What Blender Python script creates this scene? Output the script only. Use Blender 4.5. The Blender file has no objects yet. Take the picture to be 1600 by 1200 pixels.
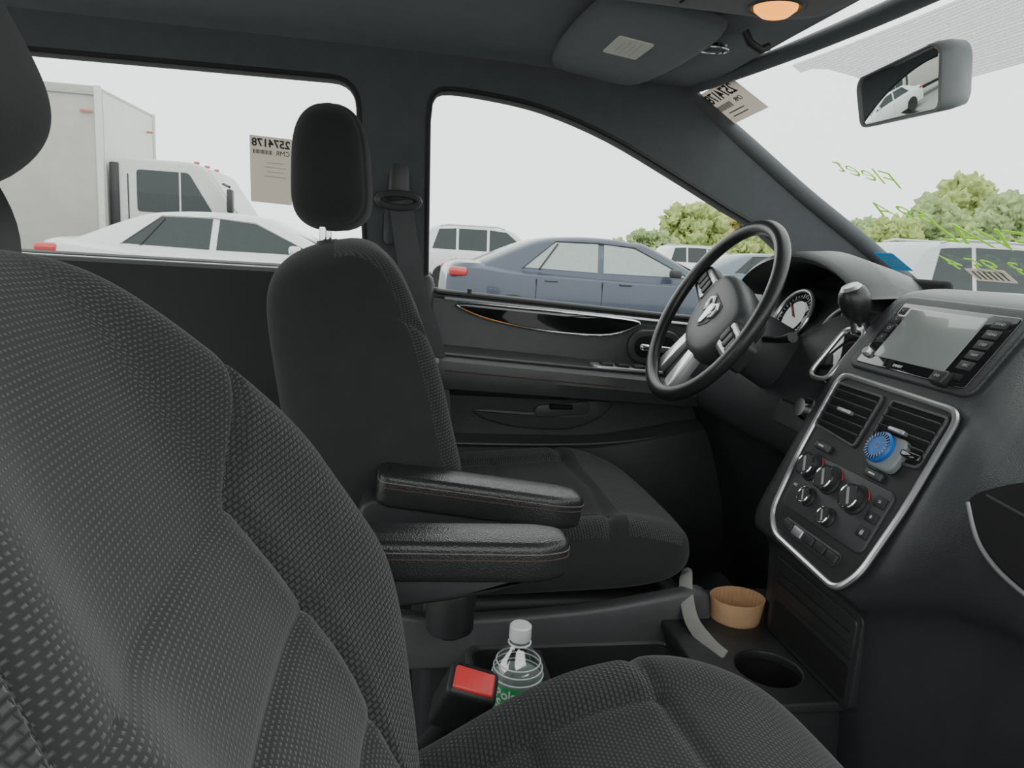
import bpy,bmesh,math,random
from mathutils import Vector,Matrix,noise
random.seed(3)
S=bpy.context.scene; COL=S.collection
W={}
sin,cos,pi,rad=math.sin,math.cos,math.pi,math.radians
# ------------------------------------------------------------ materials
def nodes(name):
    m=bpy.data.materials.new(name); m.use_nodes=True
    return m,m.node_tree,m.node_tree.nodes['Principled BSDF']
def pm(name,col,rough=.5,metal=0,bump=None,var=.15,vscale=30,emis=None,es=0,coat=0,sheen=0,trans=0,alpha=1,spec=.5):
    m,nt,b=nodes(name); N=nt.nodes; L=nt.links
    tc=N.new('ShaderNodeTexCoord')
    nz=N.new('ShaderNodeTexNoise'); nz.inputs['Scale'].default_value=vscale; nz.inputs['Detail'].default_value=4
    L.new(tc.outputs['Object'],nz.inputs['Vector'])
    mx=N.new('ShaderNodeMix'); mx.data_type='RGBA'
    mx.inputs[6].default_value=(*[c*(1-var) for c in col],1); mx.inputs[7].default_value=(*[min(1,c*(1+var)) for c in col],1)
    L.new(nz.outputs['Fac'],mx.inputs[0]); L.new(mx.outputs[2],b.inputs['Base Color'])
    b.inputs['Roughness'].default_value=rough; b.inputs['Metallic'].default_value=metal
    b.inputs['Coat Weight'].default_value=coat; b.inputs['Sheen Weight'].default_value=sheen
    b.inputs['Transmission Weight'].default_value=trans; b.inputs['Alpha'].default_value=alpha; b.inputs['Specular IOR Level'].default_value=spec
    if emis: b.inputs['Emission Color'].default_value=(*emis,1); b.inputs['Emission Strength'].default_value=es
    if bump:
        n2=N.new('ShaderNodeTexVoronoi' if bump[2:]==('v',) else 'ShaderNodeTexNoise'); n2.inputs['Scale'].default_value=bump[0]
        L.new(tc.outputs['Object'],n2.inputs['Vector'])
        bp=N.new('ShaderNodeBump'); bp.inputs['Strength'].default_value=bump[1]; bp.inputs['Distance'].default_value=.001
        L.new(n2.outputs[0],bp.inputs['Height']); L.new(bp.outputs[0],b.inputs['Normal'])
    return m
def dots(name,base,dot,px,py,fx,fy,bstr=.6,rough=.9):
    m,nt,b=nodes(name); N=nt.nodes; L=nt.links
    uv=N.new('ShaderNodeUVMap'); uv.uv_map='UVMap'; sp=N.new('ShaderNodeSeparateXYZ'); L.new(uv.outputs[0],sp.inputs[0])
    def M(op,a,b_=None):
        n=N.new('ShaderNodeMath'); n.operation=op
        for i,v in enumerate((a,b_)):
            if v is None: continue
            if isinstance(v,(int,float)): n.inputs[i].default_value=v
            else: L.new(v,n.inputs[i])
        return n.outputs[0]
    v=M('DIVIDE',sp.outputs[1],py); row=M('FLOOR',v); fv=M('SUBTRACT',M('FRACT',v),.5)
    u=M('ADD',M('DIVIDE',sp.outputs[0],px),M('MULTIPLY',row,.5)); fu=M('SUBTRACT',M('FRACT',u),.5)
    d=M('MAXIMUM',M('DIVIDE',M('ABSOLUTE',fu),fx),M('DIVIDE',M('ABSOLUTE',fv),fy))
    mr=N.new('ShaderNodeMapRange'); mr.inputs[1].default_value=1.35; mr.inputs[2].default_value=.65; mr.inputs[3].default_value=0; mr.inputs[4].default_value=1
    L.new(d,mr.inputs[0])
    nz=N.new('ShaderNodeTexNoise'); nz.inputs['Scale'].default_value=25; nz.inputs['Detail'].default_value=6
    tc=N.new('ShaderNodeTexCoord'); L.new(tc.outputs['Object'],nz.inputs['Vector'])
    fac=M('MULTIPLY',mr.outputs[0],M('ADD',M('MULTIPLY',nz.outputs['Fac'],.8),.5))
    mx=N.new('ShaderNodeMix'); mx.data_type='RGBA'; mx.inputs[6].default_value=(*base,1); mx.inputs[7].default_value=(*dot,1)
    L.new(fac,mx.inputs[0]); L.new(mx.outputs[2],b.inputs['Base Color'])
    bp=N.new('ShaderNodeBump'); bp.inputs['Strength'].default_value=bstr; bp.inputs['Distance'].default_value=.0012
    L.new(mr.outputs[0],bp.inputs['Height']); L.new(bp.outputs[0],b.inputs['Normal'])
    b.inputs['Roughness'].default_value=rough; b.inputs['Sheen Weight'].default_value=.20; b.inputs['Specular IOR Level'].default_value=.2
    return m
def glassmat(name,tint=(1,1,1),refl=.06,rough=.02):
    m=bpy.data.materials.new(name); m.use_nodes=True; nt=m.node_tree; N=nt.nodes; L=nt.links; N.clear()
    t=N.new('ShaderNodeBsdfTransparent'); t.inputs[0].default_value=(*tint,1)
    g=N.new('ShaderNodeBsdfGlossy'); g.inputs['Roughness'].default_value=rough
    mx=N.new('ShaderNodeMixShader'); mx.inputs[0].default_value=refl
    nz=N.new('ShaderNodeTexNoise'); nz.inputs['Scale'].default_value=3
    mr=N.new('ShaderNodeMapRange'); mr.inputs[3].default_value=refl*.6; mr.inputs[4].default_value=refl*1.4
    L.new(nz.outputs[0],mr.inputs[0]); L.new(mr.outputs[0],mx.inputs[0])
    o=N.new('ShaderNodeOutputMaterial'); L.new(t.outputs[0],mx.inputs[1]); L.new(g.outputs[0],mx.inputs[2]); L.new(mx.outputs[0],o.inputs[0])
    return m
def papermat(name,col,tr=.5):
    m=bpy.data.materials.new(name); m.use_nodes=True; nt=m.node_tree; N=nt.nodes; L=nt.links; N.clear()
    nz=N.new('ShaderNodeTexNoise'); nz.inputs['Scale'].default_value=40
    rp=N.new('ShaderNodeValToRGB'); rp.color_ramp.elements[0].color=(*[c*.92 for c in col],1); rp.color_ramp.elements[1].color=(*col,1); L.new(nz.outputs[0],rp.inputs[0])
    d=N.new('ShaderNodeBsdfDiffuse'); t=N.new('ShaderNodeBsdfTranslucent'); mx=N.new('ShaderNodeMixShader'); mx.inputs[0].default_value=tr
    L.new(rp.outputs[0],d.inputs[0]); L.new(rp.outputs[0],t.inputs[0])
    o=N.new('ShaderNodeOutputMaterial'); L.new(d.outputs[0],mx.inputs[1]); L.new(t.outputs[0],mx.inputs[2]); L.new(mx.outputs[0],o.inputs[0])
    return m
PLAS=pm('plastic_charcoal',(.060,.062,.065),.38,bump=(900,.25))
SHLD=pm('seat_base_plastic',(.095,.097,.100),.40,bump=(900,.25))
PLAS2=pm('plastic_dark',(.028,.028,.030),.48,bump=(900,.2))
DASH=pm('dash_soft',(.044,.046,.049),.36,bump=(700,.35,'v'))
DOORM=pm('door_vinyl',(.062,.063,.065),.38,bump=(800,.3,'v'))
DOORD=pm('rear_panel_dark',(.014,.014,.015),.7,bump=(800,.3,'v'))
HEAD=pm('headliner',(.140,.150,.166),.95,bump=(1200,.3),sheen=.2)
PILL=pm('pillar_cloth',(.092,.097,.105),.9,bump=(1200,.3))
FPLAIN=pm('seat_fabric_plain',(.027,.028,.028),.95,bump=(1500,.4),sheen=.12,spec=.2)
FDOT=dots('seat_fabric_dots',(.024,.0245,.024),(.070,.072,.069),.0052,.0040,.25,.18,.6)
FHON=dots('seat_fabric_honeycomb',(.016,.0165,.016),(.052,.053,.052),.0056,.0048,.36,.30,.9)
LEA=pm('leather_black',(.026,.026,.027),.28,bump=(500,.35,'v'))
LEAW=pm('leather_wheel',(.026,.026,.027),.28,bump=(600,.2,'v'))
STR=pm('stitch_red',(.085,.05,.046),.8); STG=pm('stitch_grey',(.16,.14,.13),.8)
CHR=pm('chrome',(.75,.76,.77),.12,1,var=.03)
CHB=pm('chrome_brushed',(.80,.81,.82),.28,.85,var=.03)
SIL=pm('satin_silver',(.55,.56,.57),.35,.75,var=.05)
GLO=pm('gloss_black',(.012,.012,.013),.06,coat=1)
BLK=pm('black_void',(.006,.006,.006),.8)  # also on flat plates, where recess shade is put into the colour
CARP=pm('carpet',(.018,.018,.019),1,bump=(400,1))
SCR=pm('screen_glass',(.28,.30,.29),.22,coat=1,var=.03)  # grey base stands in for sky reflected in the switched-off screen
WHT=pm('print_white',(.75,.76,.76),.5)
GRY=pm('print_grey',(.35,.36,.36),.5)
BLUE=pm('blue_plastic',(.02,.15,.50),.35); LGREY=pm('grey_plastic',(.26,.28,.30),.4)
PAPER=pm('paper',(.95,.93,.86),.8,var=.03); PAPER2=papermat('paper_translucent',(.86,.80,.74),.48); INK=pm('ink',(.04,.04,.04),.7)
REDP=pm('red_plastic',(.85,.07,.07),.35); AMB=pm('amber_lens',(1,.36,.03),.3,emis=(1,.36,.04),es=2.2)
KRAFT=pm('kraft_card',(.62,.38,.21),.85,vscale=60)
STRAP=pm('crumpled_strap',(.34,.33,.31),.8,bump=(300,.8))
GREENL=pm('label_green',(.03,.36,.11),.4); LBACK=pm('label_back',(.70,.76,.74),.6)
WATER=glassmat('bottle_clear',(.96,.98,.98),.34,.10)
CAPW=pm('cap_white',(.85,.87,.88),.4)
MIRG=pm('mirror_glass',(.80,.83,.82),.02,1,var=.01); MHOU=pm('mirror_housing',(.24,.25,.26),.40)
WIN=glassmat('window_glass',(.95,.97,.96),.03); WSG=glassmat('windshield_glass',(.93,.965,.95),.03)
BELT=pm('belt_webbing',(.085,.085,.09),.8,bump=(900,.8))
MARK=pm('marker_green',(.42,.85,.06),.7,emis=(.45,.95,.08),es=.4)  # added glow brightens the ink; the writing is no light source
STK=pm('sticker_blue',(.03,.28,.55),.5,emis=(.02,.2,.4),es=.5)  # sticker given a slight glow to lift it; not a lit part
ASPH=pm('asphalt',(.26,.26,.25),.9,bump=(40,.5),vscale=2)
# ------------------------------------------------------------ mesh helpers
def mk(name,V,F,mat,parent=None,M=None,uv=None,mi=None,ang=40,fix=True):
    V=[Vector(v) for v in V]
    if M is not None: V=[M@v for v in V]
    lo=Vector([min(v[i] for v in V) for i in range(3)]); hi=Vector([max(v[i] for v in V) for i in range(3)]); c=(lo+hi)/2
    me=bpy.data.meshes.new(name); me.from_pydata([v-c for v in V],[],F)
    mats=mat if isinstance(mat,(list,tuple)) else [mat]
    for m in mats: me.materials.append(m)
    if mi: me.polygons.foreach_set('material_index',mi)
    if uv:
        l=me.uv_layers.new(name='UVMap')
        for lp in me.loops: l.data[lp.index].uv=uv[lp.vertex_index]
    if fix:
        bm=bmesh.new(); bm.from_mesh(me); bmesh.ops.recalc_face_normals(bm,faces=bm.faces); bm.to_mesh(me); bm.free()
    me.polygons.foreach_set('use_smooth',[True]*len(me.polygons)); me.set_sharp_from_angle(angle=rad(ang)); me.update()
    o=bpy.data.objects.new(name,me); COL.objects.link(o)
    if parent is not None: o.parent=parent; o.location=c-W[parent.name]
    else: o.location=c
    W[o.name]=c
    return o
def tag(o,label=None,cat=None,group=None,kind=None):
    if label: o['label']=label
    if cat: o['category']=cat
    if group: o['group']=group
    if kind: o['kind']=kind
    return o
def thing(name,loc,label,cat,group=None):
    o=bpy.data.objects.new(name,None); o.empty_display_size=.05; o.location=loc; COL.objects.link(o); W[o.name]=Vector(loc)
    return tag(o,label,cat,group)
def rbox(sx,sy,sz,b=.01,seg=3,taper=None):
    bm=bmesh.new(); bmesh.ops.create_cube(bm,size=1)
    for v in bm.verts:
        v.co=Vector((v.co.x*sx,v.co.y*sy,v.co.z*sz))
        if taper and v.co.z>0: v.co.x*=taper[0]; v.co.y*=taper[1]
    if b>0: bmesh.ops.bevel(bm,geom=list(bm.edges),offset=b,segments=seg,profile=.5,affect='EDGES')
    V=[v.co.copy() for v in bm.verts]; bm.verts.index_update(); F=[[v.index for v in f.verts] for f in bm.faces]; bm.free()
    return V,F
def area(p): return sum(p[i][0]*p[(i+1)%len(p)][1]-p[(i+1)%len(p)][0]*p[i][1] for i in range(len(p)))/2
def offs(p,d):
    n=len(p); out=[]
    for i in range(n):
        a=Vector(p[i-1]);b=Vector(p[i]);c=Vector(p[(i+1)%n])
        e1=(b-a).normalized() if (b-a).length>1e-9 else Vector((1,0)); e2=(c-b).normalized() if (c-b).length>1e-9 else e1
        n1=Vector((-e1.y,e1.x)); n2=Vector((-e2.y,e2.x)); nn=(n1+n2)
        nn=nn.normalized() if nn.length>1e-6 else n1
        out.append(tuple(b+nn*d/max(.5,nn.dot(n1))))
    return out
def prism(p,d0,d1,b=0.,seg=3):
    p=[tuple(q[:2]) for q in p]
    if area(p)<0: p=p[::-1]
    rings=[[(x,y,d0) for x,y in p]]
    if b>0:
        for k in range(seg+1):
            a=k/seg*pi/2; q=offs(p,b*(1-cos(a))); rings.append([(x,y,d1-b+b*sin(a)) for x,y in q])
    else: rings.append([(x,y,d1) for x,y in p])
    return loft(rings,True,True)
def loft(rings,close=True,cap=True):
    n=len(rings[0]); V=[v for r in rings for v in r]; F=[]
    for i in range(len(rings)-1):
        for j in range(n if close else n-1):
            k=(j+1)%n; F.append([i*n+j,i*n+k,(i+1)*n+k,(i+1)*n+j])
    if cap and close: F.append(list(range(n))[::-1]); F.append([(len(rings)-1)*n+j for j in range(n)])
    return V,F
def ringplate(o,i,d0,d1,b=0):
    return loft([[(x,y,d0) for x,y in i],[(x,y,d0) for x,y in o],[(x,y,d1-b) for x,y in o],[(x,y,d1) for x,y in offs(o,b) ] if b else [(x,y,d1) for x,y in o],[(x,y,d1) for x,y in i],[(x,y,d0) for x,y in i]],True,False)
def lathe(prof,n=32):
    V=[];F=[];
    for r,z in prof:
        for k in range(n): V.append((max(r,1e-5)*cos(2*pi*k/n),max(r,1e-5)*sin(2*pi*k/n),z))
    for i in range(len(prof)-1):
        for j in range(n): F.append([i*n+j,i*n+(j+1)%n,(i+1)*n+(j+1)%n,(i+1)*n+j])
    return V,F
def tube(P,r,n=10,closed=False,flat=1.,up=None):
    P=[Vector(p) for p in P]; m=len(P); rings=[]; nrm=None
    for i in range(m):
        if closed: t=P[(i+1)%m]-P[i-1]
        else: t=P[min(i+1,m-1)]-P[max(i-1,0)]
        t.normalize()
        if up is not None: nrm=Vector(up)
        elif nrm is None: nrm=Vector((0,0,1)) if abs(t.z)<.9 else Vector((1,0,0))
        nrm=(nrm-t*nrm.dot(t)).normalized(); bn=t.cross(nrm)
        rr=r[i] if isinstance(r,(list,tuple)) else r
        rings.append([P[i]+nrm*rr*cos(2*pi*k/n)+bn*rr*flat*sin(2*pi*k/n) for k in range(n)])
    if closed: rings.append(rings[0])
    return loft(rings,True,not closed)
def cr(P,n=6,closed=False):
    P=[Vector(p) for p in P]; m=len(P); out=[]
    for i in range(m if closed else m-1):
        g=lambda k:P[k%m] if closed else P[max(0,min(m-1,k))]
        a,b,c,d=g(i-1),g(i),g(i+1),g(i+2)
        for k in range(n):
            t=k/n; out.append(.5*((2*b)+(c-a)*t+(2*a-5*b+4*c-d)*t*t+(3*b-a-3*c+d)*t**3))
    if not closed: out.append(P[-1])
    return out
def rr(w,h,r,n=6,cx=0,cy=0):
    out=[]
    for sx,sy,a0 in ((1,1,0),(-1,1,90),(-1,-1,180),(1,-1,270)):
        for k in range(n+1):
            a=rad(a0+90*k/n); out.append((cx+sx*(w/2-r)+r*cos(a),cy+sy*(h/2-r)+r*sin(a)))
    return out
def rcorner(P,r,n=5):
    out=[];m=len(P)
    for i in range(m):
        a,b,c=Vector(P[i-1]),Vector(P[i]),Vector(P[(i+1)%m]); ri=min(r,(a-b).length*.45,(c-b).length*.45)
        p=b+(a-b).normalized()*ri; q=b+(c-b).normalized()*ri
        for k in range(n+1):
            t=k/n; out.append(tuple(p*(1-t)**2+b*2*t*(1-t)+q*t*t))
    return out
def circ(r,n=32,cx=0,cy=0): return [(cx+r*cos(2*pi*k/n),cy+r*sin(2*pi*k/n)) for k in range(n)]
def MX(o,x,y,z):
    m=Matrix((x,y,z)).transposed().to_4x4(); m.translation=Vector(o); return m
def frame(o,alpha):  # panel facing rearwards, u to the passenger side, v up the slope
    a=rad(alpha); return MX(o,Vector((0,-1,0)),Vector((sin(a),0,cos(a))),Vector((-cos(a),0,sin(a))))
def T(x,y,z=0): return Matrix.Translation((x,y,z))
def RZ(a): return Matrix.Rotation(rad(a),4,'Z')
def RX(a): return Matrix.Rotation(rad(a),4,'X')
def RY(a): return Matrix.Rotation(rad(a),4,'Y')
def textgeo(body,size,ext=.0003,shear=0,off=0):
    c=bpy.data.curves.new('t','FONT'); c.body=body; c.size=size; c.align_x='CENTER'; c.align_y='CENTER'; c.extrude=ext; c.shear=shear; c.resolution_u=3; c.offset=off
    ob=bpy.data.objects.new('t',c); COL.objects.link(ob); bpy.context.view_layer.update()
    me=bpy.data.meshes.new_from_object(ob.evaluated_get(bpy.context.evaluated_depsgraph_get()))
    V=[v.co.copy() for v in me.vertices]; F=[list(p.vertices) for p in me.polygons]
    bpy.data.objects.remove(ob); bpy.data.curves.remove(c); bpy.data.meshes.remove(me)
    return V,F
def text(name,body,size,M,mat,parent=None,mirror=False,ext=.0003,shear=0,off=0):
    V,F=textgeo(body,size,ext,shear,off)
    if mirror: V=[Vector((-v.x,v.y,v.z)) for v in V]
    return mk(name,V,F,mat,parent,M)
def curvefill(outer,holes,thick,bev):
    c=bpy.data.curves.new('h','CURVE'); c.dimensions='2D'; c.fill_mode='BOTH'; c.extrude=thick/2; c.bevel_depth=bev; c.bevel_resolution=2
    for P in [outer]+holes:
        s=c.splines.new('POLY'); s.points.add(len(P)-1); s.use_cyclic_u=True
        for k,p in enumerate(P): s.points[k].co=(p[0],p[1],0,1)
    ob=bpy.data.objects.new('h',c); COL.objects.link(ob); bpy.context.view_layer.update()
    me=bpy.data.meshes.new_from_object(ob.evaluated_get(bpy.context.evaluated_depsgraph_get()))
    V=[v.co.copy() for v in me.vertices]; F=[list(p.vertices) for p in me.polygons]
    bpy.data.objects.remove(ob); bpy.data.curves.remove(c); bpy.data.meshes.remove(me)
    return V,F
def join(*parts):
    V=[];F=[]
    for p in parts:
        v,f=p[0],p[1]; M=p[2] if len(p)>2 else None; o=len(V)
        V+=[ (M@Vector(x)) if M is not None else Vector(x) for x in v]; F+=[[i+o for i in q] for q in f]
    return V,F
def ss(a,b,x):
    t=max(0,min(1,(x-a)/(b-a))); return t*t*(3-2*t)
def pillow(name,fn,na,nb,mats,mfn,parent,M):
    def prm(i,n): t=2*i/n-1; return .45*t+.55*sin(pi/2*t)
    A=[prm(i,na) for i in range(na+1)]; B=[prm(j,nb) for j in range(nb+1)]
    V=[];UV=[];idx={}
    for s in (1,-1):
        for i,a in enumerate(A):
            for j,b in enumerate(B):
                if s<0 and (i in(0,na) or j in(0,nb)): idx[(s,i,j)]=idx[(1,i,j)]; continue
                idx[(s,i,j)]=len(V); V.append(Vector(fn(a,b,s))); UV.append([0,0])
    ci,cj=na//2,nb//2
    for s in (1,-1):      # arc length coordinates, so the weave keeps its scale round the bolsters
        for j in range(nb+1):
            for rng in (range(ci+1,na+1),range(ci-1,-1,-1)):
                acc=0; 
                for i in rng:
                    pv=V[idx[(s,i-1 if i>ci else i+1,j)]]; acc+=(V[idx[(s,i,j)]]-pv).length*(1 if i>ci else -1); UV[idx[(s,i,j)]][0]=acc
        for i in range(na+1):
            for rng in (range(cj+1,nb+1),range(cj-1,-1,-1)):
                acc=0
                for j in rng:
                    pv=V[idx[(s,i,j-1 if j>cj else j+1)]]; acc+=(V[idx[(s,i,j)]]-pv).length*(1 if j>cj else -1); UV[idx[(s,i,j)]][1]=acc
        if s>0: UVf=[list(u) for u in UV]
    for k in set(idx[(1,i,j)] for i in range(na+1) for j in range(nb+1)): UV[k]=UVf[k]
    F=[];mi=[]
    for s in (1,-1):
        for i in range(na):
            for j in range(nb):
                q=[idx[(s,i,j)],idx[(s,i+1,j)],idx[(s,i+1,j+1)],idx[(s,i,j+1)]]
                F.append(q if s>0 else q[::-1]); mi.append(mfn((A[i]+A[i+1])/2,(B[j]+B[j+1])/2,s))
    return mk(name,V,F,mats,parent,M,uv=UV,mi=mi,ang=80)
# ------------------------------------------------------------ camera
Cc=Vector((0,-.87,1.27)); yaw,pit,rol=rad(10),rad(10.8),rad(3.7)
Fv=Vector((sin(yaw)*cos(pit),cos(yaw)*cos(pit),-sin(pit))); Rv=Vector((cos(yaw),-sin(yaw),0)); Uv=Rv.cross(Fv)
r_=Rv*cos(rol)+Uv*sin(rol); u_=Uv*cos(rol)-Rv*sin(rol)
cam=bpy.data.cameras.new('camera'); cam.sensor_width=36; cam.lens=36*1130/1600; cam.clip_start=.02; cam.clip_end=400
co=bpy.data.objects.new('camera',cam); co.matrix_world=MX(Cc,r_,u_,-Fv); COL.objects.link(co); S.camera=co
# ------------------------------------------------------------ world
w=bpy.data.worlds.new('overcast'); S.world=w; w.use_nodes=True; nt=w.node_tree; bg=nt.nodes['Background']
tc=nt.nodes.new('ShaderNodeTexCoord'); nz=nt.nodes.new('ShaderNodeTexNoise'); nz.inputs['Scale'].default_value=1.5
rp=nt.nodes.new('ShaderNodeValToRGB'); rp.color_ramp.elements[0].color=(.80,.84,.83,1); rp.color_ramp.elements[1].color=(.90,.93,.91,1)
nt.links.new(tc.outputs['Generated'],nz.inputs['Vector']); nt.links.new(nz.outputs[0],rp.inputs[0]); nt.links.new(rp.outputs[0],bg.inputs[0]); bg.inputs[1].default_value=2.8
# ------------------------------------------------------------ shell
def leany(z): return .76-.3*(z-1.15)
rearwin=rcorner([(-1.15,1.185),(-.05,1.183),(-.072,1.562),(-1.15,1.553)],.05,6)
fw=[(.078,1.170),(.064,1.50)]+[tuple(p) for p in cr([(.066,1.535),(.088,1.559),(.177,1.558),(.296,1.543),(.438,1.503),(.593,1.44),(.727,1.382),(.814,1.346),(.89,1.30)],4)]+[(.935,1.25),(.94,1.12),(.647,1.130),(.107,1.160)]
outer=[(-1.6,1.63),(.45,1.63),(.582,1.605),(.718,1.53),(.90,1.43),(1.084,1.336),(1.28,1.235),(1.28,1.10),(-1.6,1.10)]
V,F=curvefill(outer,[rearwin,fw],.03,.006)
V=[Vector((v.x,leany(v.y)+v.z,v.y)) for v in V]
tag(mk('wall_left',V,F,PILL,ang=35,fix=False),kind='structure')
RUB=pm('rubber_seal',(.02,.02,.02),.6)
for k,P in enumerate((rearwin,fw)):
    o=mk('trim_%d'%(k+1),*tube([(x,leany(z)-.018,z) for x,z in P],.006,8,True),RUB); tag(o,kind='structure')
    V=[(x,leany(z)+.004,z) for x,z in P]; o=mk('window_%d'%(k+1),V,[list(range(len(V)))],WIN); tag(o,kind='structure')
rings=[]
for i in range(25):
    x=-1.6+i*(2.2/24); dz=-.055*ss(.15,.6,x); r=[]
    for y,z in [(.635,1.585),(.615,1.61),(.57,1.632),(.45,1.652),(.25,1.668),(0,1.674),(-.25,1.668),(-.45,1.652),(-.57,1.632),(-.615,1.61),(-.635,1.585)]:
        k=ss(1.6,1.67,z); r.append((x,y,z+dz*k))
    rings.append(r)
rings.append([(x+.02,y,z+.02) for x,y,z in rings[-1]]); 
o=mk('ceiling',*loft(rings,False),HEAD,ang=60); tag(o,kind='structure')
V,F=rbox(2.9,1.56,.05,.01); o=mk('floor',V,F,CARP,M=T(-.15,0,.40)); tag(o,kind='structure')
o=mk('wall_front',*rbox(.04,1.5,.85,.01),PLAS2,M=T(1.24,0,.80)); tag(o,kind='structure')
def WS(t,y):
    b=.07*(1-(y/.72)**2); return Vector((.60+.58*t+b,y,1.60-.345*t))
def WSN(): return MX((0,0,0),Vector((0,-1,0)),Vector((-.859,0,.511)),Vector((-.511,0,-.859)))
R=[[WS(i/12,-.70+1.4*j/24) for j in range(25)] for i in range(13)]
o=mk('window_3',*loft(R,False),WSG); tag(o,kind='structure')
FRIT,nt,b=nodes('dotted_shade_band'); 
uvn=nt.nodes.new('ShaderNodeTexCoord'); vo=nt.nodes.new('ShaderNodeTexVoronoi'); vo.inputs['Scale'].default_value=420; vo.inputs['Randomness'].default_value=.2
nt.links.new(uvn.outputs['Object'],vo.inputs['Vector']); mr=nt.nodes.new('ShaderNodeMapRange'); mr.inputs[1].default_value=.30; mr.inputs[2].default_value=.5; mr.inputs[3].default_value=.75; mr.inputs[4].default_value=.48
nt.links.new(vo.outputs[0],mr.inputs[0]); nt.links.new(mr.outputs[0],b.inputs['Alpha']); b.inputs['Base Color'].default_value=(.12,.13,.13,1); b.inputs['Roughness'].default_value=.9
R=[]
for i in range(5):
    row=[]
    for k in range(31):
        y=-.55+.88*k/30; e=.03+.15*ss(.30,.16,y)*ss(-.55,-.35,y); row.append(WS(e*i/4,y)+Vector((-.004,0,-.004)))
    R.append(row)
o=mk('trim_3',*loft(R,False),FRIT); tag(o,kind='structure')
o=mk('trim_4',*tube([WS(-.02,-.66+1.32*k/20)+Vector((-.01,0,.004)) for k in range(21)],.014,10),HEAD); tag(o,kind='structure')
ap=[(.60,.632,1.590),(.718,.645,1.525),(.90,.672,1.422),(1.084,.698,1.326),(1.22,.72,1.25)]
o=mk('trim_5',*tube(cr(ap,6),.020,12,flat=1.3),PILL); tag(o,kind='structure')
# ------------------------------------------------------------ driver door inner panel
rings=[]
prof=[(.79,1.160),(.748,1.158),(.735,1.147),(.728,1.10),(.722,1.048),(.704,1.040),(.655,1.034),(.636,1.024),(.630,.998),(.640,.964),(.684,.946),(.712,.935),(.716,.905),(.720,.88),(.720,.845),(.694,.836),(.676,.824),(.670,.76),(.676,.66),(.70,.52),(.79,.40)]
N=44
for i in range(N+1):
    x=.095+i*(1.14-.095)/N; r=[]
    for k,(y,z) in enumerate(prof):
        zz=z-.062*(x-.1)*ss(.9,1.0,z); yy=y
        if 4<k<12: f=ss(1.0,.66,x); yy=.722+(y-.722)*(.30+.70*f)
        if 13<k<18: zz+=.06*ss(.42,.85,x)
        if k>=14 and k<18: f=ss(1.0,.6,x); yy=.722+(y-.722)*(.3+.7*f)
        r.append((x,yy,zz))
    rings.append(r)
door=mk('door_1',*loft(rings,False),DOORM,ang=32,fix=False); tag(door,kind='structure')
SX=MX((0,0,0),Vector((1,0,0)),Vector((0,0,1)),Vector((0,-1,0)))  # u=x v=z n=-y
def side(y): m=SX.copy(); m.translation=Vector((0,y,0)); return m
gl=[(.15,1.138),(.30,1.133),(.45,1.126),(.555,1.118),(.566,1.108),(.50,1.084),(.40,1.083),(.30,1.092),(.20,1.112)]
glc=[tuple(p) for p in cr(gl,5,True)]
mk('trim_strip',*prism(glc,0,.012,.003),GLO,door,side(.7355))
mk('chrome_edge',*tube([(x,.722,z) for x,z in glc],.0026,8,True),CHR,door)
mk('chrome_edge',*tube(cr([(.12,.733,1.147),(.35,.733,1.134),(.62,.733,1.119),(.80,.733,1.109)],6),.004,8),SIL,door)
hc=rr(.13,.080,.038,6,.61,1.060); mk('handle_bezel',*prism([tuple(p) for p in hc],0,.012,.005),PLAS,door,side(.728))
mk('handle_recess',*prism(rr(.10,.050,.024,6,.61,1.060),.010,.0125),BLK,door,side(.728))
mk('handle',*rbox(.080,.012,.016,.006),CHR,door,T(.61,.708,1.058)@RY(4))
mk('lock_pin',*lathe([(0,.02),(.005,.02),(.005,0)],12),PLAS2,door,T(.175,.742,1.150))
mk('armrest_stitching',*tube(cr([(.12,.630,1.004),(.3,.630,.993),(.5,.632,.981),(.66,.645,.971)],8),.0016,6),STR,door)
mk('armrest_pad_line',*tube(cr([(.10,.655,1.036),(.3,.655,1.024),(.5,.657,1.012),(.66,.668,1.001)],8),.003,6),PLAS,door)
sp=rr(.18,.050,.014,5); mk('switch_panel',*prism(sp,0,.006,.002),SIL,door,MX((.54,.680,1.012),Vector((1,0,-.05)).normalized(),Vector((0,1,.02)).normalized(),Vector((.05,0,1)).normalized()))
for k in range(4):
    mk('window_switch',*rbox(.026,.030,.012,.003),PLAS2 ,door,T(.483+.038*k,.676,1.022-.002*k))
pc=[tuple(p)[:2] for p in cr([(.20,.905,0),(.36,.902,0),(.44,.925,0),(.50,.955,0),(.53,.945,0),(.50,.895,0),(.42,.860,0),(.30,.862,0),(.22,.880,0)],5,True)]
mk('pull_scoop',*prism(pc,0,.010,.006),DOORM,door,side(.722))
mk('pull_pocket',*prism(rr(.13,.030,.014,6),0,.005,.002),PLAS,door,side(.712)@T(.40,.908)@RZ(6))
mk('latch',*rbox(.055,.01,.012,.004),BLK,door,T(.395,.705,.915))
mk('map_pocket_lip',*tube(cr([(.10,.678,.832),(.35,.678,.832),(.50,.680,.838),(.62,.685,.852),(.76,.700,.876),(.90,.712,.896)],6),.0045,8),PLAS,door)
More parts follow.
